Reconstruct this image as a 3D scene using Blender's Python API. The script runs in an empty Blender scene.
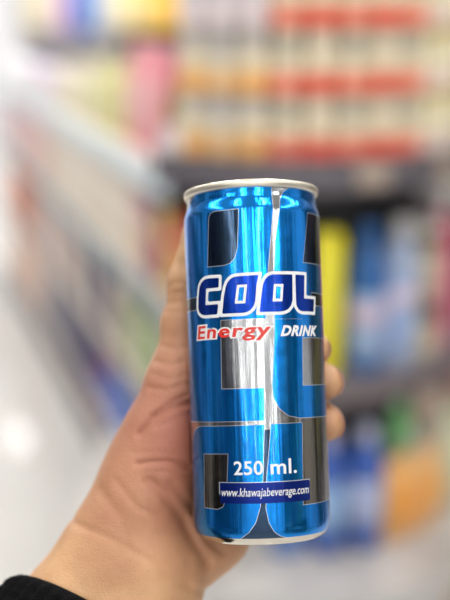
import bpy, bmesh, math, random
import numpy as np
from mathutils import Vector, Matrix
from mathutils import noise as mnoise
random.seed(7)
C = bpy.context.scene.collection
SC = bpy.context.scene
R = math.radians
PI = math.pi

# ------------------------------------------------------------------ camera
PITCH = 18.8
CAMZ = 1.45
cam_d = bpy.data.cameras.new('camera')
cam = bpy.data.objects.new('camera', cam_d); C.objects.link(cam)
cam.location = (0, 0, CAMZ)
cam.rotation_euler = (R(90 - PITCH), 0, 0)
cam_d.sensor_fit = 'VERTICAL'; cam_d.sensor_height = 24.0
cam_d.lens = 40.0
cam_d.shift_y = 40 / 600
cam_d.clip_start = 0.02
cam_d.dof.use_dof = True
cam_d.dof.focus_distance = 0.364
cam_d.dof.aperture_fstop = 2.7
SC.camera = cam
HOLD = Matrix.Translation((0, 0, CAMZ)) @ Matrix.Rotation(R(-PITCH), 4, 'X')   # frame of the raised arm

# ------------------------------------------------------------------ world, exposure
w = bpy.data.worlds.new('world'); SC.world = w; w.use_nodes = True
w.node_tree.nodes['Background'].inputs[0].default_value = (0.95, 0.98, 1.0, 1)
w.node_tree.nodes['Background'].inputs[1].default_value = 0.35
SC.view_settings.view_transform = 'Standard'
SC.view_settings.look = 'None'
SC.view_settings.gamma = 1
SC.view_settings.use_curve_mapping = False
SC.view_settings.exposure = 0.0
SC.cycles.max_bounces = 6
SC.cycles.caustics_reflective = False
SC.cycles.caustics_refractive = False
SC.cycles.sample_clamp_indirect = 6

# large ceiling luminaires (real fixtures are built further down round the same spots)
CEIL = 3.1
LAMPS = []
for lx in (-2.2, -.75, 0.5, 2.2):
    for ly in (-4.6, -2.2, 0.4, 3.0, 5.6, 8.2, 10.8):
        if (lx, ly) != (-2.2, 8.2): LAMPS.append((lx, ly))
def area(name, loc, sx, sy, power, col=(1, .97, .93), rot=(0, 0, 0)):
    l = bpy.data.lights.new(name, 'AREA'); l.shape = 'RECTANGLE'; l.size = sx; l.size_y = sy
    l.energy = power; l.color = col
    o = bpy.data.objects.new(name, l); o.location = loc; o.rotation_euler = rot; C.objects.link(o)
    return o
for i, (lx, ly) in enumerate(LAMPS):
    area('lamp_light', (lx, ly, CEIL - .075), .14, 1.9, (26 if ly > 2 else 9) if lx < 0 else 14)

# ------------------------------------------------------------------ materials
_mats = {}
def mat(name, col, rough=.5, metal=0., spec=.5, emit=0., coat=0., sss=0., noise=0., nscale=40., bump=0., bscale=200.):
    if name in _mats: return _mats[name]
    m = bpy.data.materials.new(name); m.use_nodes = True
    nt = m.node_tree; b = nt.nodes['Principled BSDF']
    b.inputs['Base Color'].default_value = (*col, 1)
    b.inputs['Roughness'].default_value = rough
    b.inputs['Metallic'].default_value = metal
    b.inputs['Specular IOR Level'].default_value = spec
    b.inputs['Coat Weight'].default_value = coat
    b.inputs['Coat Roughness'].default_value = .06
    if emit:
        b.inputs['Emission Color'].default_value = (*col, 1); b.inputs['Emission Strength'].default_value = emit
    tc = nt.nodes.new('ShaderNodeTexCoord')
    if noise:
        n = nt.nodes.new('ShaderNodeTexNoise'); n.inputs['Scale'].default_value = nscale; n.inputs['Detail'].default_value = 5
        nt.links.new(tc.outputs['Object'], n.inputs['Vector'])
        mx = nt.nodes.new('ShaderNodeMix'); mx.data_type = 'RGBA'
        mx.inputs[6].default_value = (*[c * (1 - noise) for c in col], 1)
        mx.inputs[7].default_value = (*[min(1, c * (1 + noise)) for c in col], 1)
        nt.links.new(n.outputs['Fac'], mx.inputs[0]); nt.links.new(mx.outputs[2], b.inputs['Base Color'])
    if bump:
        n = nt.nodes.new('ShaderNodeTexNoise'); n.inputs['Scale'].default_value = bscale; n.inputs['Detail'].default_value = 4
        nt.links.new(tc.outputs['Object'], n.inputs['Vector'])
        bp = nt.nodes.new('ShaderNodeBump'); bp.inputs['Strength'].default_value = bump; bp.inputs['Distance'].default_value = .001
        nt.links.new(n.outputs['Fac'], bp.inputs['Height']); nt.links.new(bp.outputs[0], b.inputs['Normal'])
    _mats[name] = m
    return m
def plain(col, rough=.5):
    return mat('pack_%02x%02x%02x_%d' % (*[int(c * 255) for c in col], int(rough * 10)), col, rough, noise=.06, nscale=60)

# ------------------------------------------------------------------ helpers
def link(name, me, m=None, parent=None):
    o = bpy.data.objects.new(name, me); C.objects.link(o)
    if m is not None and not me.materials: me.materials.append(m)
    if parent is not None: o.parent = parent
    return o
def tag(o, label=None, cat=None, group=None, kind=None):
    if label: o['label'] = label
    if cat: o['category'] = cat
    if group: o['group'] = group
    if kind: o['kind'] = kind
    return o
def from_bm(bm, name, smooth=True, autos=None):
    bmesh.ops.recalc_face_normals(bm, faces=bm.faces)
    me = bpy.data.meshes.new(name); bm.to_mesh(me); bm.free()
    for p in me.polygons: p.use_smooth = smooth
    if smooth and autos: me.set_sharp_from_angle(angle=R(autos))
    return me
def bbox(bm, c, s, rz=0, bevel=0.):
    r = bmesh.ops.create_cube(bm, size=1)
    vs = r['verts']
    bmesh.ops.scale(bm, vec=s, verts=vs)
    if bevel:
        es = list({e for v in vs for e in v.link_edges})
        rr = bmesh.ops.bevel(bm, geom=es, offset=bevel, segments=2, affect='EDGES', profile=.5)
        vs = list({v for f in rr['faces'] for v in f.verts} | {v for v in vs if v.is_valid})
        allv = set(vs)
        for v in list(allv):
            for e in v.link_edges: allv.add(e.other_vert(v))
        vs = list(allv)
    if rz: bmesh.ops.rotate(bm, cent=(0, 0, 0), matrix=Matrix.Rotation(rz, 3, 'Z'), verts=vs)
    bmesh.ops.translate(bm, vec=c, verts=vs)
def boxmesh(name, c, s, bevel=0., rz=0):
    bm = bmesh.new(); bbox(bm, c, s, rz, bevel); return from_bm(bm, name, smooth=bevel > 0, autos=40)
def lathe(prof, seg=32, name='lathe', autos=35, close=False):
    bm = bmesh.new(); rings = []
    for r, z in prof:
        if r < 1e-6: rings.append([bm.verts.new((0, 0, z))])
        else: rings.append([bm.verts.new((r * math.cos(2 * PI * i / seg), r * math.sin(2 * PI * i / seg), z)) for i in range(seg)])
    for a, b in zip(rings, rings[1:]):
        for i in range(seg):
            j = (i + 1) % seg
            if len(a) == 1 and len(b) == 1: continue
            if len(a) == 1: bm.faces.new((a[0], b[i], b[j]))
            elif len(b) == 1: bm.faces.new((a[i], a[j], b[0]))
            else: bm.faces.new((a[i], a[j], b[j], b[i]))
    return from_bm(bm, name, True, autos)
def prism(name, pts, z0, z1):
    bm = bmesh.new()
    a = [bm.verts.new((x, y, z0)) for x, y in pts]; b = [bm.verts.new((x, y, z1)) for x, y in pts]
    bm.faces.new(a[::-1]); bm.faces.new(b)
    n = len(pts)
    for i in range(n): bm.faces.new((a[i], a[(i + 1) % n], b[(i + 1) % n], b[i]))
    return from_bm(bm, name, False)
ORD = ['first', 'second', 'third', 'fourth', 'fifth', 'sixth', 'seventh', 'eighth', 'ninth', 'tenth', 'eleventh', 'twelfth',
       'thirteenth', 'fourteenth', 'fifteenth', 'sixteenth', 'seventeenth', 'eighteenth', 'nineteenth', 'twentieth']

# ------------------------------------------------------------------ the room
floor_m = mat('floor_tile', (.66, .65, .63), .09, noise=.08, nscale=3)
wall_m = mat('wall_paint', (.86, .87, .90), .7, noise=.03, nscale=2)
ceil_m = mat('ceiling_board', (.78, .78, .77), .8)
def struct(name, me, m, parent=None):
    o = link(name, me, m, parent)
    if parent is None: o['kind'] = 'structure'
    return o
X0, X1, Y0, Y1 = -4.2, 3.6, -6.0, 13.0
struct('floor', boxmesh('floor', ((X0 + X1) / 2, (Y0 + Y1) / 2, -.05), (X1 - X0, Y1 - Y0, .1)), floor_m)
struct('ceiling', boxmesh('ceiling', ((X0 + X1) / 2, (Y0 + Y1) / 2, CEIL + .05), (X1 - X0, Y1 - Y0, .1)), ceil_m)
struct('wall_left', boxmesh('wall_left', (X0 - .05, (Y0 + Y1) / 2, CEIL / 2), (.1, Y1 - Y0, CEIL)), wall_m)
struct('wall_right', boxmesh('wall_right', (X1 + .05, (Y0 + Y1) / 2, CEIL / 2), (.1, Y1 - Y0, CEIL)), wall_m)
struct('wall_back', boxmesh('wall_back', ((X0 + X1) / 2, Y1 + .05, CEIL / 2), (X1 - X0 + .2, .1, CEIL)), wall_m)
struct('wall_front', boxmesh('wall_front', ((X0 + X1) / 2, Y0 - .05, CEIL / 2), (X1 - X0 + .2, .1, CEIL)), wall_m)
lamp_white = mat('lamp_housing', (.85, .85, .85), .4)
tube_m = mat('lit_tube', (1, .97, .92), .4, emit=6.0)
house_me = boxmesh('housing', (0, 0, 0), (.2, 2.0, .05), .006)
tube_me = boxmesh('diffuser', (0, 0, 0), (.15, 1.94, .012), .004)
for i, (lx, ly) in enumerate(LAMPS):
    l = bpy.data.objects.new('ceiling_light', None); C.objects.link(l); l.location = (lx, ly, CEIL - .025)
    tag(l, 'long white ceiling strip light, %s from the shop front, %s row from the left wall' % (ORD[(-4.6, -2.2, .4, 3., 5.6, 8.2, 10.8).index(ly)], ORD[(-2.2, -.75, .5, 2.2).index(lx)]), 'ceiling light', 'strip lights on the ceiling')
    link('housing', house_me, lamp_white, l)
    t = link('diffuser', tube_me, tube_m, l); t.location = (0, 0, -.031)

# ------------------------------------------------------------------ the can
CAN = bpy.data.objects.new('drink_can', None); C.objects.link(CAN)
roll, tilt = R(-1.85), R(2.6)
CANM = HOLD @ Matrix.Translation(((256.7 - 225) * .387e-3, .3905, -.0089)) @ Matrix.Rotation(-roll * -1, 4, 'Y') @ Matrix.Rotation(-tilt, 4, 'X')
CAN.matrix_world = CANM
tag(CAN, 'slim blue and silver energy drink can held upright in the hand', 'can')
MM = .001
alu = mat('bare_aluminium', (.66, .63, .56), .13, metal=1.)
rim_m = mat('rim_aluminium', (.78, .73, .62), .36, metal=.8)
silver = mat('silver_print', (.46, .48, .51), .17, metal=1., coat=.3, noise=.10, nscale=120)
bluem = mat('blue_metal_print', (.006, .285, .92), .17, metal=.93, coat=.35, noise=.05, nscale=90)
deep = mat('deep_blue_print', (.002, .045, .42), .25, metal=.85, coat=.12)
navy = mat('navy_print', (.003, .022, .24), .3, metal=.7, coat=.12)
white_p = mat('white_print', (.80, .83, .86), .35, coat=.3)
pale_line = mat('pale_outline', (.72, .78, .82), .3, metal=.6)
red_p = mat('red_print', (.68, .03, .02), .35, coat=.3)
PROF = [(22.4, -67), (23.2, -66.7), (24.4, -65.7), (25.4, -64.4), (26.1, -62.6), (26.42, -61), (26.5, -59.5), (26.5, 55.5), (26.42, 56.6), (26.2, 57.6),
        (25.75, 58.9), (25.35, 60.2), (25.15, 61.4), (25.22, 62.2), (25.1, 63.2), (25.0, 64.3)]
def rad(v):
    for (r0, z0), (r1, z1) in zip(PROF, PROF[1:]):
        if z0 <= v <= z1: return r0 + (r1 - r0) * (v - z0) / (z1 - z0)
    return PROF[0][0] if v < 0 else PROF[-1][0]
def brushed(m, k=1.):
    """fine upright draw lines of the can wall and a few soft dents"""
    nt = m.node_tree; b = nt.nodes['Principled BSDF']
    tc = nt.nodes.new('ShaderNodeTexCoord'); mp = nt.nodes.new('ShaderNodeMapping'); mp.inputs['Scale'].default_value = (1, 1, .02)
    nt.links.new(tc.outputs['Object'], mp.inputs['Vector'])
    prev = None
    for sc_, st, dist in ((750, .30 * k, .0003), (210, .30 * k, .0008)):
        n = nt.nodes.new('ShaderNodeTexNoise'); n.inputs['Scale'].default_value = sc_; n.inputs['Detail'].default_value = 3
        nt.links.new(mp.outputs[0], n.inputs['Vector'])
        bp = nt.nodes.new('ShaderNodeBump'); bp.inputs['Strength'].default_value = st; bp.inputs['Distance'].default_value = dist
        nt.links.new(n.outputs['Fac'], bp.inputs['Height'])
        if prev: nt.links.new(prev.outputs[0], bp.inputs['Normal'])
        prev = bp
    n = nt.nodes.new('ShaderNodeTexNoise'); n.inputs['Scale'].default_value = 70; n.inputs['Detail'].default_value = 2
    nt.links.new(tc.outputs['Object'], n.inputs['Vector'])
    bp = nt.nodes.new('ShaderNodeBump'); bp.inputs['Strength'].default_value = .25 * k; bp.inputs['Distance'].default_value = .0012
    nt.links.new(n.outputs['Fac'], bp.inputs['Height']); nt.links.new(prev.outputs[0], bp.inputs['Normal'])
    nt.links.new(bp.outputs[0], b.inputs['Normal'])
for m_ in (silver, bluem, deep, navy): brushed(m_)
body = link('can_body', lathe([(0, -59.5), (15, -60.2), (20, -63), (21.6, -66.4), (22.0, -67)] + PROF, 192, autos=50), silver, CAN)
for v in body.data.vertices: v.co *= MM
base_prof = [(0, -59.6), (15, -60.3), (20, -63.1), (21.55, -66.5), (22.0, -67.06), (22.4, -67.06), (23.25, -66.76), (24.46, -65.74), (25.42, -64.5), (25.5, -64.3)]
base = link('bare_metal_base', lathe(base_prof, 160), alu, CAN)
for v in base.data.vertices: v.co *= MM
tag(base, 'bare shiny aluminium base curving in under the print')
rimprof = [(25.0, 64.2), (25.5, 64.25), (26.0, 64.5), (26.3, 65.1), (26.38, 65.9), (26.3, 66.6), (26.0, 67.05), (25.5, 67.2), (25.0, 67.0), (24.75, 66.4),
           (24.5, 64), (24.3, 61.2), (23.8, 60.6), (23.2, 60.8), (22.9, 61.8), (22.5, 62.6), (21.5, 62.9), (0, 62.9)]
rim = link('rim', lathe(rimprof[:11], 160, autos=60), rim_m, CAN)
for v in rim.data.vertices: v.co *= MM
tag(rim, 'pale cream coloured metal rim')
lid = link('lid', lathe(rimprof[10:], 96), alu, CAN)
for v in lid.data.vertices: v.co *= MM
bm = bmesh.new()
tabpts = [(7.5 * math.cos(a) * (1 if abs(math.cos(a)) < 2 else 1), 3 + 11 * math.sin(a)) for a in np.linspace(0, 2 * PI, 28, endpoint=False)]
a_ = [bm.verts.new((x, y, 63.3)) for x, y in tabpts]; b_ = [bm.verts.new((x, y, 64.1)) for x, y in tabpts]
bm.faces.new(a_[::-1]); bm.faces.new(b_)
for i in range(28): bm.faces.new((a_[i], a_[(i + 1) % 28], b_[(i + 1) % 28], b_[i]))
bmesh.ops.create_cone(bm, cap_ends=True, segments=20, radius1=2.4, radius2=2.1, depth=1.9, matrix=Matrix.Translation((0, 0, 63.7)))
for v in bm.verts: v.co *= MM
link('pull_tab', from_bm(bm, 'pull_tab', False), alu, lid)

# flat print wrapped on the can: outlines in millimetres round (u) and up (v) the can
def area2(p): return sum(p[i][0] * p[(i + 1) % len(p)][1] - p[(i + 1) % len(p)][0] * p[i][1] for i in range(len(p))) / 2
def offs(p, d):
    if area2(p) < 0: p = p[::-1]
    n = len(p); out = []
    for i in range(n):
        a, b, c = Vector(p[i - 1]), Vector(p[i]), Vector(p[(i + 1) % n])
        e1, e2 = (b - a).normalized(), (c - b).normalized()
        n1, n2 = Vector((e1.y, -e1.x)), Vector((e2.y, -e2.x))
        m = (n1 + n2); m = m / max(.35, m.length_squared / 2) / 1.0 if m.length > 1e-6 else n1
        m = m.normalized() * min(1.6, 1 / max(.3, m.normalized().dot(n1)))
        out.append(tuple(b + m * d))
    return out
def rounded(p, r, seg=4):
    n = len(p); out = []
    for i in range(n):
        a, b, c = Vector(p[i - 1]), Vector(p[i]), Vector(p[(i + 1) % n])
        k = min(r, (a - b).length * .45, (c - b).length * .45)
        s, e = b + (a - b).normalized() * k, b + (c - b).normalized() * k
        for j in range(seg + 1):
            t = j / seg
            out.append(tuple(s * (1 - t) ** 2 + b * 2 * t * (1 - t) + e * t * t))
    return out
def curve_mesh(polys):
    cu = bpy.data.curves.new('outline', 'CURVE'); cu.dimensions = '2D'; cu.fill_mode = 'BOTH'
    for p in polys:
        s = cu.splines.new('POLY'); s.points.add(len(p) - 1); s.use_cyclic_u = True
        for q, (x, y) in zip(s.points, p): q.co = (x, y, 0, 1)
    return cu
def text_curve(body, size, offset=0., shear=0., space=1.):
    cu = bpy.data.curves.new('lettering', 'FONT'); cu.body = body; cu.size = size; cu.offset = offset; cu.shear = shear
    cu.space_character = space; cu.resolution_u = 4
    return cu
def flat(cu):
    o = bpy.data.objects.new('tmp', cu); C.objects.link(o)
    dg = bpy.context.evaluated_depsgraph_get(); dg.update()
    me = bpy.data.meshes.new_from_object(o.evaluated_get(dg)); bpy.data.objects.remove(o); bpy.data.curves.remove(cu)
    return me
def fit(me, u0, u1, v0, v1, ref=None):
    """scale the flat lettering so that its box (or the reference box) spans u0..u1, v0..v1"""
    xs = [v.co.x for v in me.vertices]; ys = [v.co.y for v in me.vertices]
    bx = ref or (min(xs), max(xs), min(ys), max(ys))
    for v in me.vertices:
        v.co.x = u0 + (v.co.x - bx[0]) / (bx[1] - bx[0]) * (u1 - u0)
        v.co.y = v0 + (v.co.y - bx[2]) / (bx[3] - bx[2]) * (v1 - v0)
    return bx
def wrap(name, me, m, off, parent, du=0.):
    bm = bmesh.new(); bm.from_mesh(me)
    xs = [v.co.x for v in bm.verts]; ys = [v.co.y for v in bm.verts]
    def cut(co, no):
        bmesh.ops.bisect_plane(bm, geom=bm.verts[:] + bm.edges[:] + bm.faces[:], plane_co=co, plane_no=no, dist=1e-5)
    u = math.ceil(min(xs) / 1.25) * 1.25 + .003
    while u < max(xs): cut((u, 0, 0), (1, 0, 0)); u += 1.25
    for v_ in (-64.4, -63.5, -62.6, -61.8, -61, -60.2, -59.5, 55.5, 56.6, 57.6, 58.25, 58.9, 59.6, 60.2, 60.8, 61.4, 62.2, 63.2):
        if min(ys) < v_ < max(ys): cut((0, v_, 0), (0, 1, 0))
    nrm = []
    bm.verts.ensure_lookup_table()
    for v in bm.verts:
        r = rad(v.co.y) + off; a = (v.co.x + du) / 26.5
        dr = (rad(min(64.2, v.co.y + .6)) - rad(v.co.y - .6)) / 1.2
        nrm.append(Vector((math.sin(a), -math.cos(a), -dr)).normalized())
        v.co = (r * math.sin(a) * MM, -r * math.cos(a) * MM, v.co.y * MM)
    bm.normal_update()
    for f in bm.faces:
        c = f.calc_center_median()
        if f.normal.dot(Vector((c.x, c.y, 0))) < 0: f.normal_flip()
    me2 = bpy.data.meshes.new(name); bm.to_mesh(me2); bm.free()
    for p in me2.polygons: p.use_smooth = True
    me2.normals_split_custom_set_from_vertices(nrm)
    return link(name, me2, m, parent)
def panel(name, polys, m, off, parent, du=0., rnd=0.): return wrap(name, flat(curve_mesh([rounded(p, rnd) if rnd else p for p in polys])), m, off, parent, du)

A_ = [(-41, 56), (-33, 61), (-27.5, 64.2), (7.5, 64.2), (7.3, 56), (6.0, 45), (4.6, 33.6), (3.4, 22), (3.1, 15.6), (-21.5, 15.6), (-21.5, 25.2), (-41, 25.2)]  # upper-left corner cut off to shape a dark reflection as bare silver
G1 = [(-19.3, 35.7), (-18.6, 45), (-18, 54), (-17, 55.7), (-15.4, 56.2), (-5.4, 56.2), (-6.3, 42), (-7.4, 38.2), (-9.2, 36.3), (-12, 35.6)]
B2 = [(-41, 20.2), (-21.5, 20.2), (-21.5, 15.7), (-14, 15.7), (-14.6, -9.8), (1.6, -9.8), (1.35, -21.6), (-41, -21.8)]
B4 = [(-36.6, -64.3), (-36, -40), (-34.6, -30), (-32.4, -26.2), (-29.5, -24.2), (-26, -23.5), (1.3, -23.1), (.1, -42.7), (-1.2, -52.8), (-3.1, -58.5), (-5.8, -62), (-9.3, -64.3)]
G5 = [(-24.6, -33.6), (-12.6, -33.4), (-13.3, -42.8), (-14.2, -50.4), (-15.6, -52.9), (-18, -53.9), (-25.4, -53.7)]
B5 = [(3.8, -23), (16.4, -23), (15.5, -53.1), (41, -53.1), (41, -64.3), (8.5, -64.3), (5.8, -63.4), (3.6, -61.7), (1.9, -58.6), (.9, -53.5), (1.5, -42.8), (2.8, -32)]
B6 = [(6.5, 15.2), (18.3, 15.2), (17.4, -9.4), (41, -9.4), (41, -21.3), (15.5, -21.2), (10.6, -20.2), (7.2, -17.5), (5, -13.4), (4.7, -8.7), (5.7, 2)]
B7 = [(6.4, 15.3), (6.9, 33.5), (7.7, 43.7), (9.6, 54), (10.6, 59.4), (12.4, 62.6), (15.2, 64.2), (41, 64.2), (41, 55.6), (23.6, 55.6), (19.7, 36.3), (41, 36.3), (41, 25.4),
      (24, 25.4), (23.8, 20.4), (41, 20.4), (41, 8.4), (18.1, 8.4), (18.35, 15.3)]
for du in (0., 83.25):
    for polys in ([A_, G1], [B2], [B4, G5], [B5], [B6], [B7]):
        pan = panel('colour_block', polys, bluem, .05, CAN, du)
        tag(pan, 'metallic blue printed block')
        rim_polys = [offs(polys[0], .16)] + [offs(q, -.16) for q in polys[1:]]
        rim_polys = [[(u, min(64.25, max(-64.4, v))) for u, v in q] for q in rim_polys]
        e = panel('block_outline', rim_polys, pale_line, .025, pan, du)
# the two counters of the design read darker: dark ink, the brown one painting in the reflected hand
dark_ink = mat('dark_ink', (.035, .07, .13), .16, metal=.95, coat=.2, noise=.15, nscale=150)
reflection_ink = mat('reflection_ink', (.24, .22, .185), .14, metal=1., coat=.1, noise=.15, nscale=150)
brushed(dark_ink); brushed(reflection_ink)
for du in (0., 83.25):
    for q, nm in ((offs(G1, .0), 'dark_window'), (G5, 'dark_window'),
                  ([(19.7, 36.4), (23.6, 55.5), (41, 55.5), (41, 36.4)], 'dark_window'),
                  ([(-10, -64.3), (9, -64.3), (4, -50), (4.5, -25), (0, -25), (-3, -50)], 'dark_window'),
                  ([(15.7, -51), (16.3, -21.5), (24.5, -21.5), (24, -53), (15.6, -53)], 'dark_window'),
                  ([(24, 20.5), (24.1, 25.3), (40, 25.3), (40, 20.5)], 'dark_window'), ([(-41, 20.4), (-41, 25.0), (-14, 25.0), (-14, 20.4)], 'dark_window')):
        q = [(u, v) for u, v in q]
        panel(nm, [q], reflection_ink if q[0][0] in (-24.6, 15.7) else dark_ink, .012, CAN, du)

LC = [(-14.0, 31.4), (-18.9, 31.6), (-20.9, 31.4), (-22.7, 30.5), (-24.0, 28.9), (-24.9, 25), (-25.3, 21.2), (-24.9, 19.5), (-23.6, 18.4), (-21.7, 17.8), (-15.2, 17.7),
      (-14.6, 21.7), (-20.7, 21.8), (-20.1, 27.7), (-14.2, 27.6)]
LO1 = [(-13.3, 17.8), (-12.4, 24.2), (-11.5, 27.8), (-10.6, 29.6), (-9.3, 30.8), (-7.7, 31.4), (1.2, 31.6), (.3, 28), (-.4, 21.7), (-1.2, 19.8), (-2.3, 18.6), (-3.7, 17.9), (-5.3, 17.7)]
H1 = [(-7.0, 28.2), (-3.2, 28.2), (-4.1, 21.3), (-8.1, 21.3)]
LO2 = [(.8, 17.8), (1.5, 22.8), (2.4, 27.9), (3.2, 29.8), (4.4, 31.1), (6, 31.7), (14.4, 31.8), (14.1, 22.1), (13.3, 20.1), (12, 18.7), (10.3, 18), (8.4, 17.8)]
H2 = [(6.6, 28.1), (10.4, 28.1), (9.7, 21.7), (5.9, 21.7)]
LL = [(15.5, 31.8), (20.4, 31.8), (19.7, 23.0), (26.0, 23.0), (25.3, 18.0), (18.2, 18.0), (16.7, 18.5), (15.6, 19.9), (15.4, 21.5)]
for du in (0., 83.25):
    ot = panel('logo_outline', [offs(LC, 1.05)], white_p, .085, CAN, du, .9)
    for q in ([LO1, H1], [LO2, H2], [LL]):
        panel('logo_outline', [rounded(offs(q[0], 1.05), .9)] + [offs(h, -1.0) for h in q[1:]], white_p, .09 + .004 * len(q) + .003 * (q[0] is LL), CAN, du)
    for q in ([LC], [LO1, H1], [LO2, H2], [LL]):
        tag(panel('logo_letter', [rounded(offs(q[0], -.12), .5)] + [rounded(h, .3) for h in q[1:]], deep, .13, CAN, du), 'deep blue block letter')

def lettering(name, body, m, box, off, fat=0., shear=0., space=1., outline=None, du=0.):
    me = flat(text_curve(body, 1, fat, shear, space)); bx = fit(me, *box)
    o = wrap(name, me, m, off, CAN, du)
    if outline:
        me = flat(text_curve(body, 1, fat + outline[1], shear, space)); fit(me, *box, ref=bx)
        wrap(name + '_outline', me, outline[0], off - .03, o, du)
    return o
for du in (0., 83.25):
    lettering('wordmark_lettering', 'Energy', red_p, (-26.2, 5.0, 7.6, 14.0), .15, .026, .12, 1.14, (white_p, .075), du)
    lettering('wordmark_lettering', 'DRINK', white_p, (8.4, 27.2, 8.9, 12.9),   .15, .045, .35, 1.1, (bluem, .03), du)
    lettering('volume_lettering', '250', white_p, (-10.5, .3, -41.2, -36.1), .13, .016, 0, 1.03, None, du)
    lettering('volume_lettering', 'ml.', white_p, (3.0, 13.2, -41.2, -35.7), .13, .016, 0, 1.06, None, du)
    b = panel('address_band', [[(-16.6, -44.0), (19.0, -44.0), (19.0, -51.5), (-16.6, -51.5)]], navy, .10, CAN, du, .5)
    tag(b, 'navy printed band with thin pale edge')
    wrap('band_edge', flat(curve_mesh([[(-17.0, -43.75), (19.1, -43.75), (19.1, -44.6), (-17.0, -44.6)], ])), pale_line, .09, b, du)
    wrap('band_edge', flat(curve_mesh([[(-17.0, -44.6), (-16.0, -44.6), (-16.0, -49), (-16.4, -49), (-17.0, -48)], ])), pale_line, .09, b, du)
    lettering('address_lettering', 'www.khawajabeverage.com', white_p, (-15.9, 18.4, -49.9, -45.9), .14, .004, .22, 1.0, None, du)

# ------------------------------------------------------------------ the hand
mm = 1.0
canI = CANM.inverted()
# everything in the raised-arm frame, millimetres, origin at the can's centre
CC = Vector(((256.3 - 225) * .387, 387., -8.1))
HM = HOLD @ Matrix.Translation(CC * MM)
def P(px, py, d):   # sight reading used only to note the joints below: d in millimetres
    return ((px - 225) * d / 1000 - CC.x, d - CC.y, (340 - py) * d / 1000 - CC.z)
fingers = {
 'thumb': [((-29.5, 22, -8), 11.8), ((-28, 24.5, 14), 9.8), ((-26.4, 26.5, 31), 9.0), ((-24, 26.5, 41), 7.9), ((-22.8, 27.2, 50.5), 7.2)],
 'index': [((-24, 44, -2), 9.6), ((2, 54, 5), 8.6), ((21, 41, 6.5), 7.6), ((24.2, 27.5, 5.0), 6.5), ((24.6, 23.5, 4.4), 6.1)],
 'middle': [((-26, 45, -20), 9.8), ((4, 55, -9), 8.8), ((25, 39, -8), 7.9), ((28.7, 24, -9), 7.2), ((28.6, 18, -9.2), 6.8)],
 'ring': [((-24, 44, -38), 9.5), ((6, 54, -26), 8.5), ((25, 38, -24), 7.8), ((28.8, 23, -25.5), 7.2), ((28.6, 16.5, -26), 6.9)],
 'little': [((-19, 42, -55), 8.8), ((7, 48, -44), 7.5), ((19, 38, -41.5), 6.8), ((22, 27, -41.5), 6.2), ((22.4, 24, -41.5), 5.8)],
}
WR = Vector((-47, 16, -83))       # wrist centre
WD = Vector((-.56, -.18, -.80)).normalized()
WS = Vector((.82, .05, -.57)).normalized()
wl, wr_ = WR - WS * 12, WR + WS * 9.5
el, er = wl + WD * 150 - WS * 6, wr_ + WD * 150 + WS * 6
palm = [
 (el, wl, 30, 18.5), (er, wr_, 30, 17.5), ((el + er) / 2, WR, 30, 19),
 (wl, (-42, 20, -47), 18.5, 17.5), ((-42, 20, -47), (-33, 21, -14), 17.5, 13.0), ((-46, 16, -60), (-36, 18, -32), 17, 16),
 (WR, (-30, 36, -40), 18, 13), (wr_, (-18, 31, -73), 17, 14), ((-18, 31, -73), (-16, 42, -58), 14, 12),
 (WR, (-18, 34, -68), 18, 14), (wl, (-24, 44, -2), 14, 10), (WR, (-26, 45, -20), 15, 11), (WR, (-24, 44, -38), 15, 11), (wr_, (-19, 42, -55), 14, 10.5),
 ((-30, 24, -4), (-24, 42, -2), 8.5, 9),
]
H = .92
lo = np.array([-125., -40., -165.]); hi = np.array([44., 74., 60.])
N = np.ceil((hi - lo) / H).astype(int)
ax = [lo[i] + H * np.arange(N[i]) for i in range(3)]
X, Y, Z = np.meshgrid(*ax, indexing='ij', sparse=True)
def cone(D, a, b, ra, rb, k):
    a = np.array(a, float); b = np.array(b, float); pad = max(ra, rb) + 14
    l = np.minimum(a, b) - pad; h = np.maximum(a, b) + pad
    s = [slice(max(0, int((l[i] - lo[i]) / H)), min(N[i], max(0, int((h[i] - lo[i]) / H) + 1))) for i in range(3)]
    x, y, z = X[s[0]], Y[:, s[1]], Z[:, :, s[2]]
    ab = b - a
    t = np.clip(((x - a[0]) * ab[0] + (y - a[1]) * ab[1] + (z - a[2]) * ab[2]) / ab.dot(ab), 0, 1)
    d = np.sqrt((x - a[0] - t * ab[0]) ** 2 + (y - a[1] - t * ab[1]) ** 2 + (z - a[2] - t * ab[2]) ** 2) - (ra + (rb - ra) * t)
    o = D[s[0], s[1], s[2]]
    h_ = np.clip(.5 + .5 * (o - d) / k, 0, 1)
    D[s[0], s[1], s[2]] = np.minimum(np.minimum(o, d), o * (1 - h_) + d * h_ - k * h_ * (1 - h_))
BIG = 14.0
DP = np.full(tuple(N), BIG)
for a, b, ra, rb in palm: cone(DP, a, b, ra, rb, 9.0)
D = DP.copy()
for nm, ch in fingers.items():
    F = np.full(tuple(N), BIG)
    for (a, ra), (b, rb) in zip(ch, ch[1:]): cone(F, a, b, ra, rb, 2.0)
    for (a, ra) in ch[1:-2]: cone(F, a, tuple(np.array(a) + .01), ra + .55, ra + .55, 3.0)     # knuckle swelling
    k = 8.0 if nm == 'thumb' else 5.0
    h_ = np.clip(.5 + .5 * (DP - F) / k, 0, 1)
    U = DP * (1 - h_) + F * h_ - k * h_ * (1 - h_)
    D = np.minimum(D, U)
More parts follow.
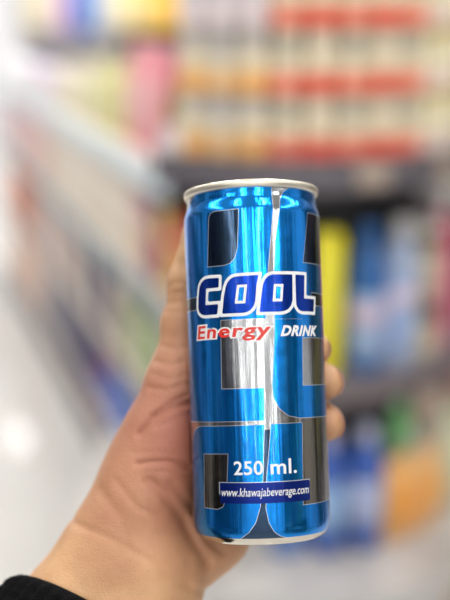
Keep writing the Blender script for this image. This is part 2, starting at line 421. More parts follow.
# creases: shallow folds across the thenar, the thumb joints and the wrist
def seg2(ax_, az_, bx, bz):
    dx, dz = bx - ax_, bz - az_
    t = np.clip(((X - ax_) * dx + (Z - az_) * dz) / (dx * dx + dz * dz), 0, 1)
    return np.sqrt((X - ax_ - t * dx) ** 2 + (Z - az_ - t * dz) ** 2)
def q(px, py, d=392): p = P(px, py, d); return p[0], p[2]
folds = [([(140, 434), (156, 417), (172, 409), (190, 403)], 1.7, 1.2), ([(152, 417), (168, 405), (186, 396)], 1.0, .9), ([(158, 426), (174, 419), (190, 414)], .8, .9),
         ([(138, 463), (152, 460), (170, 460), (188, 466)], 1.5, 1.0), ([(146, 470), (166, 470), (188, 478)], .7, .9), ([(134, 452), (156, 451), (180, 454)], .5, .9),
         ([(150, 478), (166, 492), (176, 510), (192, 540), (206, 566)], 1.9, 2.0), ([(172, 484), (190, 508), (206, 540), (222, 556)], 1.3, 1.8),
         ([(206, 566), (204, 600)], 1.0, 3.0), ([(182, 520), (190, 560), (186, 600)], .9, 3.0), ([(150, 500), (160, 550), (150, 600)], -.8, 6.0),
         ([(166, 284), (176, 281), (190, 283)], .8, .9), ([(168, 292), (184, 290)], .5, .8), ([(164, 302), (182, 301)], .45, .9), ([(163, 311), (178, 312)], .3, .8),
         ([(160, 346), (174, 349), (188, 346)], .5, 1.0), ([(154, 362), (172, 366), (188, 360)], .5, 1.0), ([(150, 374), (170, 380), (190, 374)], .5, 1.0), ([(148, 388), (166, 390), (188, 384)], .7, .9),
         ([(60, 520), (110, 532), (160, 560), (205, 598)], .6, 1.4), ([(100, 490), (122, 512), (130, 545)], .5, 2.0), ([(118, 480), (140, 505), (160, 512)], .5, 1.2)]
for pts, dep, wid in folds:
    pts = [q(*p) for p in pts]
    dd = None
    for (a0, a1), (b0, b1) in zip(pts, pts[1:]):
        s_ = seg2(a0, a1, b0, b1); dd = s_ if dd is None else np.minimum(dd, s_)
    D += dep * np.exp(-(dd / wid) ** 2)
# flesh stops where it meets the can
Cl = CANM.inverted() @ HM
r3 = np.array(Cl.to_3x3()); t3 = np.array(Cl.translation) / MM
cx_ = r3[0, 0] * X + r3[0, 1] * Y + r3[0, 2] * Z + t3[0]
cy_ = r3[1, 0] * X + r3[1, 1] * Y + r3[1, 2] * Z + t3[1]
cz_ = r3[2, 0] * X + r3[2, 1] * Y + r3[2, 2] * Z + t3[2]
cyl = np.maximum(np.sqrt(cx_ ** 2 + cy_ ** 2) - 26.75, np.abs(cz_) - 67.3)
D = np.maximum(D, -cyl)

def surface_nets(D):
    ins = D < 0
    nx, ny, nz = D.shape
    c = np.zeros((nx - 1, ny - 1, nz - 1), int)
    for i in (0, 1):
        for j in (0, 1):
            for k in (0, 1): c += ins[i:nx - 1 + i, j:ny - 1 + j, k:nz - 1 + k]
    act = (c > 0) & (c < 8)
    idx = -np.ones(act.shape, int); ids = np.argwhere(act); idx[act] = np.arange(len(ids))
    acc = np.zeros((len(ids), 3)); cnt = np.zeros(len(ids))
    I, J, K = ids.T
    cs = [(i, j, k) for i in (0, 1) for j in (0, 1) for k in (0, 1)]
    for a in cs:
        for b in cs:
            if sum(b) - sum(a) == 1 and all(q >= p for p, q in zip(a, b)):
                da = D[I + a[0], J + a[1], K + a[2]]; db = D[I + b[0], J + b[1], K + b[2]]
                m = (da < 0) != (db < 0)
                t = np.where(m, da / np.where(m, da - db, 1), 0)
                p = np.array(a) + t[:, None] * (np.array(b) - np.array(a))
                acc[m] += p[m]; cnt[m] += 1
    V = lo + H * (ids + acc / cnt[:, None])
    Fc = []
    for ax_ in range(3):
        sl0 = [slice(None)] * 3; sl1 = [slice(None)] * 3
        sl0[ax_] = slice(0, -1); sl1[ax_] = slice(1, None)
        ch = np.argwhere(ins[tuple(sl0)] != ins[tuple(sl1)])
        o1, o2 = (ax_ + 1) % 3, (ax_ + 2) % 3
        ok = (ch[:, o1] > 0) & (ch[:, o2] > 0) & (ch[:, o1] < D.shape[o1] - 1) & (ch[:, o2] < D.shape[o2] - 1)
        ch = ch[ok]
        e1 = np.zeros(3, int); e1[o1] = 1; e2 = np.zeros(3, int); e2[o2] = 1
        qd = [ch, ch - e1, ch - e1 - e2, ch - e2]
        f = np.stack([idx[tuple(x.T)] for x in qd], 1)
        flip = ins[tuple(ch.T)]
        f[~flip] = f[~flip][:, ::-1]
        Fc.append(f)
    return V, np.concatenate(Fc)
V, Fc = surface_nets(D)
me = bpy.data.meshes.new('hand'); me.from_pydata((V * MM).tolist(), [], Fc.tolist()); me.update()
for p in me.polygons: p.use_smooth = True
# skin
sk = bpy.data.materials.new('skin'); sk.use_nodes = True
nt = sk.node_tree; b = nt.nodes['Principled BSDF']
tc = nt.nodes.new('ShaderNodeTexCoord')
def nd(t, **kw):
    n = nt.nodes.new(t)
    for k_, v_ in kw.items(): n.inputs[k_].default_value = v_
    return n
n1 = nd('ShaderNodeTexNoise', Scale=38., Detail=6.); nt.links.new(tc.outputs['Object'], n1.inputs['Vector'])
r1 = nt.nodes.new('ShaderNodeValToRGB'); nt.links.new(n1.outputs['Fac'], r1.inputs[0])
r1.color_ramp.elements[0].position = .3; r1.color_ramp.elements[0].color = (.50, .27, .135, 1)
r1.color_ramp.elements[1].position = .7; r1.color_ramp.elements[1].color = (.76, .47, .25, 1)
# palm and thumb pinker than the wrist, the can's shade darkened into the colour
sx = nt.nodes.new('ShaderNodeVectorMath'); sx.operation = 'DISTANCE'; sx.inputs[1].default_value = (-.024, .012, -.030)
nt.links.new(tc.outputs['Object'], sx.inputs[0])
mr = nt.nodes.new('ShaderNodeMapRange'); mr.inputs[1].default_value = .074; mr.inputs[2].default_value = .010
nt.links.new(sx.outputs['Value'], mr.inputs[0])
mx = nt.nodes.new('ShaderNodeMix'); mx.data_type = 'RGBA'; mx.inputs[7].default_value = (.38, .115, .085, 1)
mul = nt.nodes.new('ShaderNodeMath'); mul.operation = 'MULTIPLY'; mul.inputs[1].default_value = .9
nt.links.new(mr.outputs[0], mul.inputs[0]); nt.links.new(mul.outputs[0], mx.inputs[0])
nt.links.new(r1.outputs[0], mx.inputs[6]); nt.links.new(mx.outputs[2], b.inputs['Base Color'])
b.inputs['Roughness'].default_value = .46
b.inputs['Subsurface Weight'].default_value = .06; b.inputs['Subsurface Radius'].default_value = (1, .35, .2); b.inputs['Subsurface Scale'].default_value = .004
vo = nt.nodes.new('ShaderNodeTexVoronoi'); vo.inputs['Scale'].default_value = 900; vo.feature = 'DISTANCE_TO_EDGE'
nt.links.new(tc.outputs['Object'], vo.inputs['Vector'])
n2 = nd('ShaderNodeTexNoise', Scale=160., Detail=6.); nt.links.new(tc.outputs['Object'], n2.inputs['Vector'])
ad = nt.nodes.new('ShaderNodeMath'); ad.operation = 'ADD'; nt.links.new(vo.outputs['Distance'], ad.inputs[0]); nt.links.new(n2.outputs['Fac'], ad.inputs[1])
bp = nt.nodes.new('ShaderNodeBump'); bp.inputs['Strength'].default_value = .42; bp.inputs['Distance'].default_value = .0008
nt.links.new(ad.outputs[0], bp.inputs['Height']); nt.links.new(bp.outputs[0], b.inputs['Normal'])
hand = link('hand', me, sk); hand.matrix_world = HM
tag(hand, 'bare left hand and wrist gripping the slim can from behind', 'hand')
sm = hand.modifiers.new('relax', 'SMOOTH'); sm.factor = .5; sm.iterations = 2

nail_m = mat('fingernail', (.72, .40, .30), .25, coat=.4)
for nm, ch in fingers.items():
    tip, pr = Vector(ch[-1][0]), Vector(ch[-2][0])
    f = (tip - pr).normalized() if (tip - pr).length > 2 else (tip - Vector(ch[-3][0])).normalized()
    out = Vector((tip.x, tip.y, 0)).normalized(); out = (out - f * out.dot(f)).normalized(); side = f.cross(out)
    r = ch[-1][1]; bm = bmesh.new(); g = []
    for i in range(9):
        row = []
        for j in range(7):
            u = (i / 8 - .5) * 1.45; v = j / 6 * 8.5 - (3.5 if nm == 'thumb' else 6.0)
            wv = 1 - .25 * max(0, (v - 3) / 3) ** 2
            p = tip + f * v * (1 - .05 * abs(u)) + (side * math.sin(u * wv) + out * math.cos(u * wv)) * (r + .35 - .03 * v * v * (v > 2))
            row.append(bm.verts.new(p * MM))
        g.append(row)
    for i in range(8):
        for j in range(6): bm.faces.new((g[i][j], g[i + 1][j], g[i + 1][j + 1], g[i][j + 1]))
    o = link('fingernail', from_bm(bm, 'fingernail'), nail_m, hand)
    so = o.modifiers.new('thick', 'SOLIDIFY'); so.thickness = .0005; so.offset = 0

# sleeve: ribbed black knit cuff round the forearm
knit = mat('black_knit', (.007, .007, .008), .95, spec=.08, bump=1., bscale=900)
bm = bmesh.new(); rings = []
U_ = WS; V_ = WD.cross(U_).normalized()
c0 = WR + WD * 27.5
NA = 240
prof = [(8, 25), (3, 27), (.6, 29.2), (0, 31), (.4, 32.6), (2, 33.7), (5, 34.3), (9, 34.7), (14, 35), (20, 35.4), (28, 35.8), (34, 37), (38, 39), (45, 40), (60, 42), (80, 44), (110, 46), (123, 47)]
fine = []
for (s0, q0), (s1, q1) in zip(prof, prof[1:]):
    n_ = max(1, int(abs(s1 - s0) / 1.2))
    for i in range(n_): fine.append((s0 + (s1 - s0) * i / n_, q0 + (q1 - q0) * i / n_))
for s, rr in fine:
    row = []
    for i in range(NA):
        a = 2 * PI * i / NA
        rib = 1.1 * math.cos(a * 40) * min(1, s / 4) + .30 * math.cos(s * 3.3 + 1.4 * math.cos(a * 40))
        p0 = c0 + WD * (s - (9 * math.sin(a) + 1.5 * math.cos(a)) * math.exp(-s / 40))
        nz = mnoise.noise(Vector((math.cos(a) * 3, math.sin(a) * 3, s * .06))) * 1.6
        r_ = rr + rib + nz * min(1, s / 8)
        row.append(bm.verts.new((p0 + U_ * math.cos(a) * (r_ + 5) + V_ * math.sin(a) * (r_ - 5)) * MM))
    rings.append(row)
for a_, b_ in zip(rings, rings[1:]):
    for i in range(NA): bm.faces.new((a_[i], a_[(i + 1) % NA], b_[(i + 1) % NA], b_[i]))
bm.faces.new(rings[-1])
slv = link('sleeve', from_bm(bm, 'sleeve'), knit, hand)
tag(slv, 'black ribbed knit cuff')
# loose fibres on the knit
bm = bmesh.new(); rnd = random.Random(3)
for i in range(2600):
    s = rnd.uniform(.2, 60); a = rnd.uniform(0, 2 * PI)
    rr = np.interp(s, [x for x, _ in prof[3:]], [y for _, y in prof[3:]])
    base_ = c0 + WD * (s - (9 * math.sin(a) + 1.5 * math.cos(a)) * math.exp(-s / 40)) + U_ * math.cos(a) * (rr + 5) + V_ * math.sin(a) * (rr - 5)
    outv = (U_ * math.cos(a) + V_ * math.sin(a)).normalized()
    dr = (outv + Vector((rnd.uniform(-1, 1), rnd.uniform(-1, 1), rnd.uniform(-1, 1))) * .9).normalized()
    sd = dr.cross(outv).normalized() * .09; L_ = rnd.uniform(.6, 1.8)
    v0, v1, v2 = [bm.verts.new(x * MM) for x in (base_ - sd, base_ + sd, base_ + dr * L_)]
    bm.faces.new((v0, v1, v2))
fz = link('knit_fuzz', from_bm(bm, 'knit_fuzz', False), knit, slv); fz['kind'] = 'stuff'

# ------------------------------------------------------------------ goods
cache = {}
def lathe_c(key, prof, seg=28):
    if key not in cache: cache[key] = lathe(prof, seg, key, 40)
    return cache[key]
def put(name, me, m, parent):
    o = bpy.data.objects.new(name, me); C.objects.link(o); o.parent = parent
    if not me.materials: me.materials.append(None)
    o.material_slots[0].link = 'OBJECT'; o.material_slots[0].material = m
    return o
def root(name, me, m, loc, rz, label, cat, group):
    o = bpy.data.objects.new(name, me); C.objects.link(o)
    if not me.materials: me.materials.append(None)
    o.material_slots[0].link = 'OBJECT'; o.material_slots[0].material = m
    o.location = loc; o.rotation_euler = (0, 0, rz)
    return tag(o, label, cat, group)
def jar(loc, rz, cb, cl, clid, cband, label, group, r=.0252, h=.1):
    k = 'jar%d_%d' % (r * 1000, h * 1000)
    o = root('jar', lathe_c(k, [(0, .001), (r * .86, .0), (r * .98, .004), (r, .012), (r, h * .74), (r * .93, h * .82), (r * .84, h * .86), (r * .84, h * .9), (0, h * .9)]), plain(cb, .15), loc, rz, label, 'jar', group)
    put('lid', lathe_c(k + 'lid', [(0, h), (r * .84, h), (r * .91, h - .002), (r * .92, h * .87), (r * .88, h * .865)]), plain(clid, .3), o)
    put('paper_label', lathe_c(k + 'lab', [(r + .0004, h * .325), (r + .0008, h * .33), (r + .0008, h * .56), (r + .0004, h * .565)]), plain(cl, .5), o)
    put('coloured_band', lathe_c(k + 'band', [(r + .0004, h * .005), (r + .0009, h * .01), (r + .0009, h * .31), (r + .0004, h * .315)]), plain(cband, .4), o)
    return o
def bottle(loc, rz, cb, cl, ccap, label, group, r=.034, h=.26, lab=(.18, .62), cat='bottle', c2=None, lab2=None):
    k = 'bottle%d_%d' % (r * 1000, h * 1000)
    o = root('bottle', lathe_c(k, [(0, .001), (r * .85, 0), (r * .98, .005), (r, .015), (r, h * .68), (r * .96, h * .74), (r * .7, h * .82), (r * .42, h * .87), (r * .4, h * .92), (0, h * .92)]), plain(cb, .25), loc, rz, label, cat, group)
    put('cap', lathe_c(k + 'cap', [(0, h), (r * .42, h), (r * .48, h - .003), (r * .48, h * .89), (r * .44, h * .88)]), plain(ccap, .35), o)
    put('paper_label', lathe_c(k + 'l%d%d' % (lab[0] * 100, lab[1] * 100), [(r + .0003, h * lab[0]), (r + .0009, h * lab[0] + .001), (r + .0009, h * lab[1]), (r + .0003, h * lab[1] + .001)]), plain(cl, .45), o)
    if c2: put('paper_label', lathe_c(k + 'l%d%d' % (lab2[0] * 100, lab2[1] * 100), [(r + .0013, h * lab2[0]), (r + .0018, h * lab2[0] + .001), (r + .0018, h * lab2[1]), (r + .0013, h * lab2[1] + .001)]), plain(c2, .45), o)
    return o
def carton(loc, rz, size, cb, cl, label, group, cat='box', name='carton', lab=(.15, .7), cflap=None):
    wx, wy, h = size; k = 'carton%d_%d_%d' % (wx * 1000, wy * 1000, h * 1000)
    if k not in cache: cache[k] = boxmesh(k, (0, 0, h / 2), (wx, wy, h), .003)
    o = root(name, cache[k], plain(cb, .45), loc, rz, label, cat, group)
    kl = k + 'l%d%d' % (lab[0] * 100, lab[1] * 100)
    if kl not in cache: cache[kl] = boxmesh(kl, (0, -wy / 2, h * sum(lab) / 2), (wx * .84, .0024, h * (lab[1] - lab[0])), .001)
    put('front_label', cache[kl], plain(cl, .4), o)
    kf = k + 'f'
    if kf not in cache: cache[kf] = boxmesh(kf, (0, 0, h + .0008), (wx * .9, wy * .46, .0022), .0008)
    put('top_flap', cache[kf], plain(cflap or cb, .5), o)
    return o
def pouch(loc, rz, size, cb, cl, label, group, cat='packet'):
    wx, wy, h = size; k = 'pouch%d_%d_%d' % (wx * 1000, wy * 1000, h * 1000)
    if k not in cache:
        bm = bmesh.new(); g = []; rows = []
        for i in range(13):
            t = i / 12; th = wy / 2 * (math.sin(PI * min(1, t * 1.02 + .14)) ** .6 if t < .93 else .06) + .0015
            wdt = wx / 2 * (1 - .06 * math.sin(PI * t)); ring = []
            for j in range(20):
                a = 2 * PI * j / 20
                ring.append(bm.verts.new((wdt * math.copysign(abs(math.cos(a)) ** .6, math.cos(a)), th * math.copysign(abs(math.sin(a)) ** .8, math.sin(a)), h * t)))
            rows.append(ring)
        for a_, b_ in zip(rows, rows[1:]):
            for j in range(20): bm.faces.new((a_[j], a_[(j + 1) % 20], b_[(j + 1) % 20], b_[j]))
        bm.faces.new(rows[0][::-1]); bm.faces.new(rows[-1])
        cache[k] = from_bm(bm, k, True, 60)
        cache[k + 's'] = boxmesh(k + 's', (0, 0, h * .975), (wx * 1.0, .006, h * .05), .001)
        bm = bmesh.new(); rows = []
        for i in range(7):
            t = .2 + .5 * i / 6; th = wy / 2 * (math.sin(PI * min(1, t * 1.02 + .14)) ** .6) + .003
            rows.append([bm.verts.new((wx / 2 * x, -th * (1 - abs(x / .96) ** 3.2) ** .45 - .0005, h * t)) for x in (-.7, -.45, -.2, 0, .2, .45, .7)])
        for a_, b_ in zip(rows, rows[1:]):
            for j in range(6): bm.faces.new((a_[j], a_[j + 1], b_[j + 1], b_[j]))
        cache[k + 'l'] = from_bm(bm, k + 'l')
    o = root('packet', cache[k], plain(cb, .3), loc, rz, label, cat, group)
    put('top_seal', cache[k + 's'], plain(cb, .3), o)
    put('printed_panel', cache[k + 'l'], plain(cl, .35), o)
    return o

# ------------------------------------------------------------------ rounded end display
EC = Vector((.13, 1.95))
shelf_m = mat('shelf_grey', (.30, .28, .31), .45, noise=.05)
rail_m = mat('shelf_rail', (.13, .12, .14), .4)
dark_m = mat('display_dark', (.012, .013, .017), .6)
pale_shelf = mat('pale_shelf', (.50, .48, .47), .35, noise=.6, nscale=11)
endc = bpy.data.objects.new('display_stand', None); C.objects.link(endc); endc.location = (EC.x, EC.y, 0)
tag(endc, 'rounded grey shop display stand at the aisle end, with a dark core and three shelves', 'display stand')
def pt(rad_, phi): return (rad_ * math.sin(phi), -rad_ * math.cos(phi))
def arc_pts(r, a0, a1, n=26): return [pt(r, R(a0 + (a1 - a0) * i / n)) for i in range(n + 1)]
def round_shelf(z, r, a0, a1, rail_h, m, rm, th=.018):
    pts = arc_pts(r, a0, a1) + [(pt(r, R(a1))[0], .16), (pt(r, R(a0))[0], .16)]
    sh = link('shelf', prism('shelf', pts, z - th, z), m, endc)
    o = arc_pts(r + .008, a0, a1, 40); i_ = arc_pts(r + .001, a0, a1, 40)[::-1]
    rl = link('price_rail', prism('price_rail', o + i_, z - rail_h, z + .004), rm, sh)
    return sh
round_shelf(1.205, .345, -46, 96, .050, shelf_m, rail_m)
round_shelf(.822, .345, -46, 96, .044, shelf_m, mat('mid_rail', (.15, .125, .135), .45))
round_shelf(.50, .52, -52, 96, .06, pale_shelf, mat('low_rail', (.5, .5, .5), .4))
round_shelf(.12, .56, -52, 96, .12, shelf_m, dark_m)
core = prism('core', [(x * .7, y * .7) for x, y in arc_pts(.36, -46, 96)] + [(.2, .15), (-.12, .15)], .0, 1.62)
link('core_panel', core, dark_m, endc)
tag_me = boxmesh('tag', (0, 0, 0), (.058, .0025, .036), .001)
tag_m = mat('price_card', (.45, .36, .30), .5)
for z_, r_, phs in ((1.181, .3555, (18, 44)), (.472, .531, (8, 30, 50))):
    for ph in phs:
        t_ = link('price_tag', tag_me, tag_m, endc); x, y = pt(r_, R(ph)); t_.location = (x, y, z_); t_.rotation_euler = (0, 0, R(ph))
def ec(phi, r, z):
    x, y = pt(r, R(phi)); return (EC.x + x, EC.y + y, z)
ROWN = ['bottom', 'middle', 'top']
DGREY, CREAM = (.19, .20, .22), (.72, .62, .48)
for row in range(3):
    n = 0
    for phi in range(-36, 94, 10):
        z = 1.2055 + .1015 * row
        n += 1
        where = '%s from the aisle in the %s row' % (ORD[n - 1], ROWN[row])
        if phi < -9:
            if row == 2:
                jar(ec(phi, .305, z), R(phi), (.66, .60, .66), (.78, .72, .76), (.55, .30, .10), (.80, .70, .72), 'lilac white jar with brown lid, ' + where, 'stacked jars on the rounded stand')
            else:
                jar(ec(phi, .305, z), R(phi), (.62, .57, .49) if n % 2 else (.50, .47, .44), (.86, .74, .50) if n % 2 else (.78, .70, .54), (.46, .44, .42), (.95, .50, .15) if n % 2 else (.88, .56, .26), 'amber jar with grey lid, ' + where, 'stacked jars on the rounded stand')
        elif phi < 37:
            jar(ec(phi, .305, z), R(phi), (.70, .62, .47) if n % 2 else (.46, .43, .34), (.86, .74, .54), (.66, .59, .46), (.85, .13, .08) if n % 2 else (.90, .24, .16), 'red based jar with cream lid, ' + where, 'stacked jars on the rounded stand')
        else:
            jar(ec(phi, .305, z), R(phi), (.80, .74, .50), (.86, .80, .58), (.55, .40, .10), (.88, .74, .66), 'pale yellow jar, ' + where, 'stacked jars on the rounded stand')
for i, phi in enumerate((44, 58)):
    carton(ec(phi, .305, 1.2055 + .306), R(phi), (.06, .05, .07), (.80, .35, .10), (.85, .45, .2), 'orange carton laid on top of the pale jars, %s one from the stand front' % ORD[i], 'orange cartons above the jars', )
# middle shelf
g = 'bottles on the middle shelf of the rounded stand'
zz = .8225
bottle(ec(-38, .295, zz), R(-38), (.65, .10, .08), (.80, .70, .20), (.7, .1, .1), 'red bottle with yellow label at the aisle end of the middle shelf', g, .032, .24)
bottle(ec(-23.5, .295, zz), R(-23.5), (.65, .30, .10), (.75, .25, .20), (.8, .8, .8), 'brown orange bottle on the middle shelf hidden behind the can', g, .032, .25)
bottle(ec(-8, .295, zz), R(-8), (.10, .25, .55), (.55, .62, .75), (.1, .2, .5), 'blue bottle on the middle shelf directly behind the can', g, .032, .25)
carton(ec(8.5, .295, zz), R(8.5), (.046, .046, .255), (.86, .76, .03), (.88, .80, .06), 'tall yellow carton on the middle shelf right beside the can', 'cartons on the middle shelf', lab=(.3, .92))
def two_tone(phi, lab, base, top, mid, cap):
    o = bottle(ec(phi, .295, zz), R(phi), base, mid, cap, lab, g, .034, .29, (.30, .62), c2=top, lab2=(.05, .2))
bottle(ec(23.5, .295, zz), R(23.5), (.03, .13, .38), (.33, .46, .70), (.03, .14, .40), 'deep blue bottle with pale label, next to the yellow carton', g, .033, .265, (.12, .55), c2=(.62, .48, .60), lab2=(.36, .48))
bottle(ec(37.5, .295, zz), R(37.5), (.38, .46, .64), (.36, .48, .76), (.62, .62, .62), 'lighter blue bottle with white cap, second from the yellow carton', g, .034, .27, (.12, .6), c2=(.70, .58, .68), lab2=(.44, .54))
jar(ec(51.5, .295, zz), R(51.5), (.10, .07, .05), (.55, .50, .38), (.62, .55, .42), (.60, .52, .38), 'beige labelled dark jar beside the lighter blue bottle, lower of two', 'beige jars on the middle shelf', .032, .13)
jar(ec(51.5, .295, zz + .1305), R(51.5), (.20, .14, .10), (.62, .56, .42), (.70, .68, .62), (.50, .40, .30), 'beige labelled dark jar beside the lighter blue bottle, upper of two', 'beige jars on the middle shelf', .032, .12)
bottle(ec(68, .295, zz), R(68), (.62, .10, .20), (.75, .22, .32), (.8, .7, .7), 'magenta bottle at the far end of the middle shelf', g, .034, .29)
# lower shelf
g = 'goods on the low shelf of the rounded stand'
zz = .5005
for i, (phi, c1, c2, c3_, nm) in enumerate(((-3, (.10, .22, .55), (.35, .50, .75), (.5, .5, .7), 'hidden behind the can bottom'), (9, (.05, .12, .44), (.30, .48, .76), (.42, .42, .66), 'first right of the can'), (21, (.04, .11, .42), (.44, .50, .72), (.50, .52, .68), 'touching the orange packets'))):
    bottle(ec(phi, .345, zz), R(phi), c1, c2, c3_, 'blue lotion bottle on the low shelf, ' + nm, g, .032, .235, (.22, .58))
for i, (phi, cb, cl) in enumerate(((33, (.86, .48, .18), (.88, .36, .06)), (46, (.86, .52, .24), (.90, .40, .07)))):
    pouch(ec(phi, .350, zz), R(phi), (.074, .05, .165), cb, cl, ['orange and white packet on the low shelf beside the blue lotion bottles', 'orange and white packet on the low shelf next to the pale green bottle'][i], g)
bottle(ec(64, .345, zz), R(64), (.70, .70, .52), (.62, .66, .48), (.70, .72, .55), 'pale green cream bottle at the far end of the low shelf', g, .034, .20)
bottle(ec(44, .288, zz), R(44), (.22, .52, .22), (.40, .60, .38), (.22, .55, .22), 'green bottle behind the orange packets', g, .030, .255)

# ------------------------------------------------------------------ long shelf unit down the aisle
Q0 = Vector((-.12, 2.2)); DV = Vector((-.327, .945)).normalized(); IN = Vector((DV.y, -DV.x))
LEN = 3.3
YAW = math.atan2(-DV.y, -DV.x)        # local x runs along the face, local -y looks into the aisle
YAW = math.atan2(IN.y, IN.x) - PI / 2
def sp(s, inn, z):
    p = Q0 + DV * s + IN * inn; return (p.x, p.y, z)
unit = bpy.data.objects.new('shelf_unit', None); C.objects.link(unit); unit.location = (Q0.x, Q0.y, 0); unit.rotation_euler = (0, 0, YAW)
tag(unit, 'long pale shop shelf unit running back along the aisle behind the can', 'shelf unit')
lx = -1 if (Matrix.Rotation(YAW, 2) @ Vector((1, 0))).dot(DV) < 0 else 1
pale_rail = mat('pale_blue_rail', (.64, .76, .82), .3)
dull_rail = mat('dull_blue_rail', (.20, .28, .33), .4)
low_rail_m = mat('low_dark_rail', (.13, .11, .13), .4)
cream_panel = mat('cream_panel', (.72, .66, .58), .6)
for z, rh, rm in ((.12, .12, low_rail_m), (.45, .03, low_rail_m), (.77, .045, dull_rail), (1.085, .062, pale_rail)):
    s = link('shelf', boxmesh('shelf', (lx * LEN / 2, .19, z - .01), (LEN, .38, .02)), cream_panel, unit)
    link('price_rail', boxmesh('price_rail', (lx * LEN / 2, -.006, z - rh / 2 + .004), (LEN, .012, rh)), rm, s)
link('back_panel', boxmesh('back_panel', (lx * LEN / 2, .39, .58), (LEN, .02, 1.16)), cream_panel, unit)
for k in range(5):
    link('upright', boxmesh('upright', (lx * LEN * k / 4, .375, .59), (.03, .03, 1.18)), pale_shelf, unit)
LV = {'top': 1.0855, 'second': .7705, 'third': .4505, 'bottom': .1205}
def shelf_run(level, items):
    z = LV[level]; n = 0
    s = items[0][0]
    for kind, s, w_, dp, h_, cb, cl, desc in [it[1:] if len(it) == 9 else it for it in []]: pass
def fill(level, runs):
    """runs: (start, count, pitch, kind, size, colours, words)"""
    z = LV[level]; n = 0
    for (s0, cnt, pitch, kind, size, cols, words) in runs:
        for i in range(cnt):
            n += 1; s = s0 + pitch * (i + .5); cb, cl = cols[i % len(cols)]
            lab = '%s on the %s shelf of the long unit, %s from near end' % (words, level, ORD[n - 1] if n <= 20 else 'last')
            grp = 'goods on the %s shelf of the long unit' % level
            rz = YAW + random.uniform(-.05, .05)
            inn = .02 + size[1] / 2 + random.uniform(0, .012)
            if kind == 'pouch': pouch(sp(s, inn, z), rz, size, cb, cl, lab, grp)
            elif kind == 'box': carton(sp(s, inn, z), rz, size, cb, cl, lab, grp)
            elif kind == 'bottle': bottle(sp(s, .02 + size[0], z), rz, cb, cl, size[2] if len(size) > 2 and isinstance(size[2], tuple) else cl, lab, grp, size[0], size[1])
            elif kind == 'jar': jar(sp(s, .02 + size[0], z), rz, cb, cl, cl, cb, lab, grp, size[0], size[1])
fill('top', [
 (.02, 1, .12, 'bottle', (.036, .2), [((.30, .24, .06), (.40, .33, .10))], 'olive bottle'),
 (.13, 3, .15, 'pouch', (.14, .07, .265), [((.74, .18, .24), (.80, .40, .42)), ((.80, .30, .34), (.84, .50, .50)), ((.76, .22, .28), (.82, .62, .56))], 'rose red packet'),
 (.59, 3, .15, 'pouch', (.14, .07, .215), [((.62, .60, .14), (.74, .70, .36)), ((.74, .68, .42), (.58, .60, .14)), ((.62, .58, .24), (.78, .72, .52))], 'yellow green packet'),
 (1.05, 3, .16, 'pouch', (.15, .07, .17), [((.78, .70, .56), (.66, .66, .34)), ((.80, .72, .66), (.70, .62, .44)), ((.66, .64, .40), (.82, .76, .70))], 'cream packet'),
 (1.56, 4, .17, 'box', (.15, .10, .11), [((.66, .58, .66), (.80, .74, .78)), ((.50, .42, .56), (.74, .70, .78))], 'lilac box'),
 (2.3, 4, .2, 'box', (.18, .12, .10), [((.78, .78, .84), (.88, .88, .92))], 'white box')])
fill('second', [
 (.02, 2, .10, 'box', (.09, .08, .20), [((.62, .06, .06), (.80, .62, .14)), ((.76, .60, .10), (.70, .10, .08))], 'red and yellow box'),
 (.23, 1, .10, 'box', (.09, .08, .24), [((.10, .06, .14), (.40, .10, .14))], 'dark plum box'),
 (.34, 1, .13, 'box', (.12, .09, .19), [((.70, .40, .42), (.80, .60, .40))], 'pinkish box'),
 (.48, 7, .20, 'box', (.19, .14, .255), [((.78, .70, .60), (.82, .75, .66)), ((.76, .68, .60), (.80, .72, .62))], 'plain cream box'),
 (1.9, 3, .2, 'box', (.18, .14, .24), [((.72, .36, .34), (.78, .50, .46)), ((.70, .50, .50), (.8, .62, .6))], 'dusty pink box'),
 (2.52, 3, .22, 'box', (.2, .14, .25), [((.66, .46, .52), (.74, .56, .6))], 'mauve box')])
fill('third', [
 (.02, 3, .11, 'bottle', (.04, .22), [((.14, .34, .04), (.26, .44, .08)), ((.05, .16, .05), (.12, .34, .08))], 'green bottle'),
 (.36, 2, .11, 'bottle', (.042, .2), [((.74, .68, .56), (.78, .74, .62)), ((.20, .36, .12), (.30, .46, .18))], 'cream and green bottle'),
 (.60, 2, .14, 'box', (.12, .1, .22), [((.62, .54, .44), (.7, .62, .5)), ((.12, .10, .16), (.16, .14, .22))], 'beige and dark box'),
 (.90, 4, .14, 'box', (.12, .1, .24), [((.04, .03, .08), (.09, .09, .18)), ((.55, .50, .46), (.64, .58, .52))], 'dark slate box'),
 (1.5, 5, .16, 'box', (.14, .1, .22), [((.62, .42, .34), (.70, .50, .40)), ((.30, .34, .42), (.45, .48, .56)), ((.72, .56, .48), (.78, .64, .56))], 'tan box'),
 (2.35, 4, .2, 'box', (.18, .12, .24), [((.62, .15, .05), (.68, .22, .10))], 'brick orange box')])
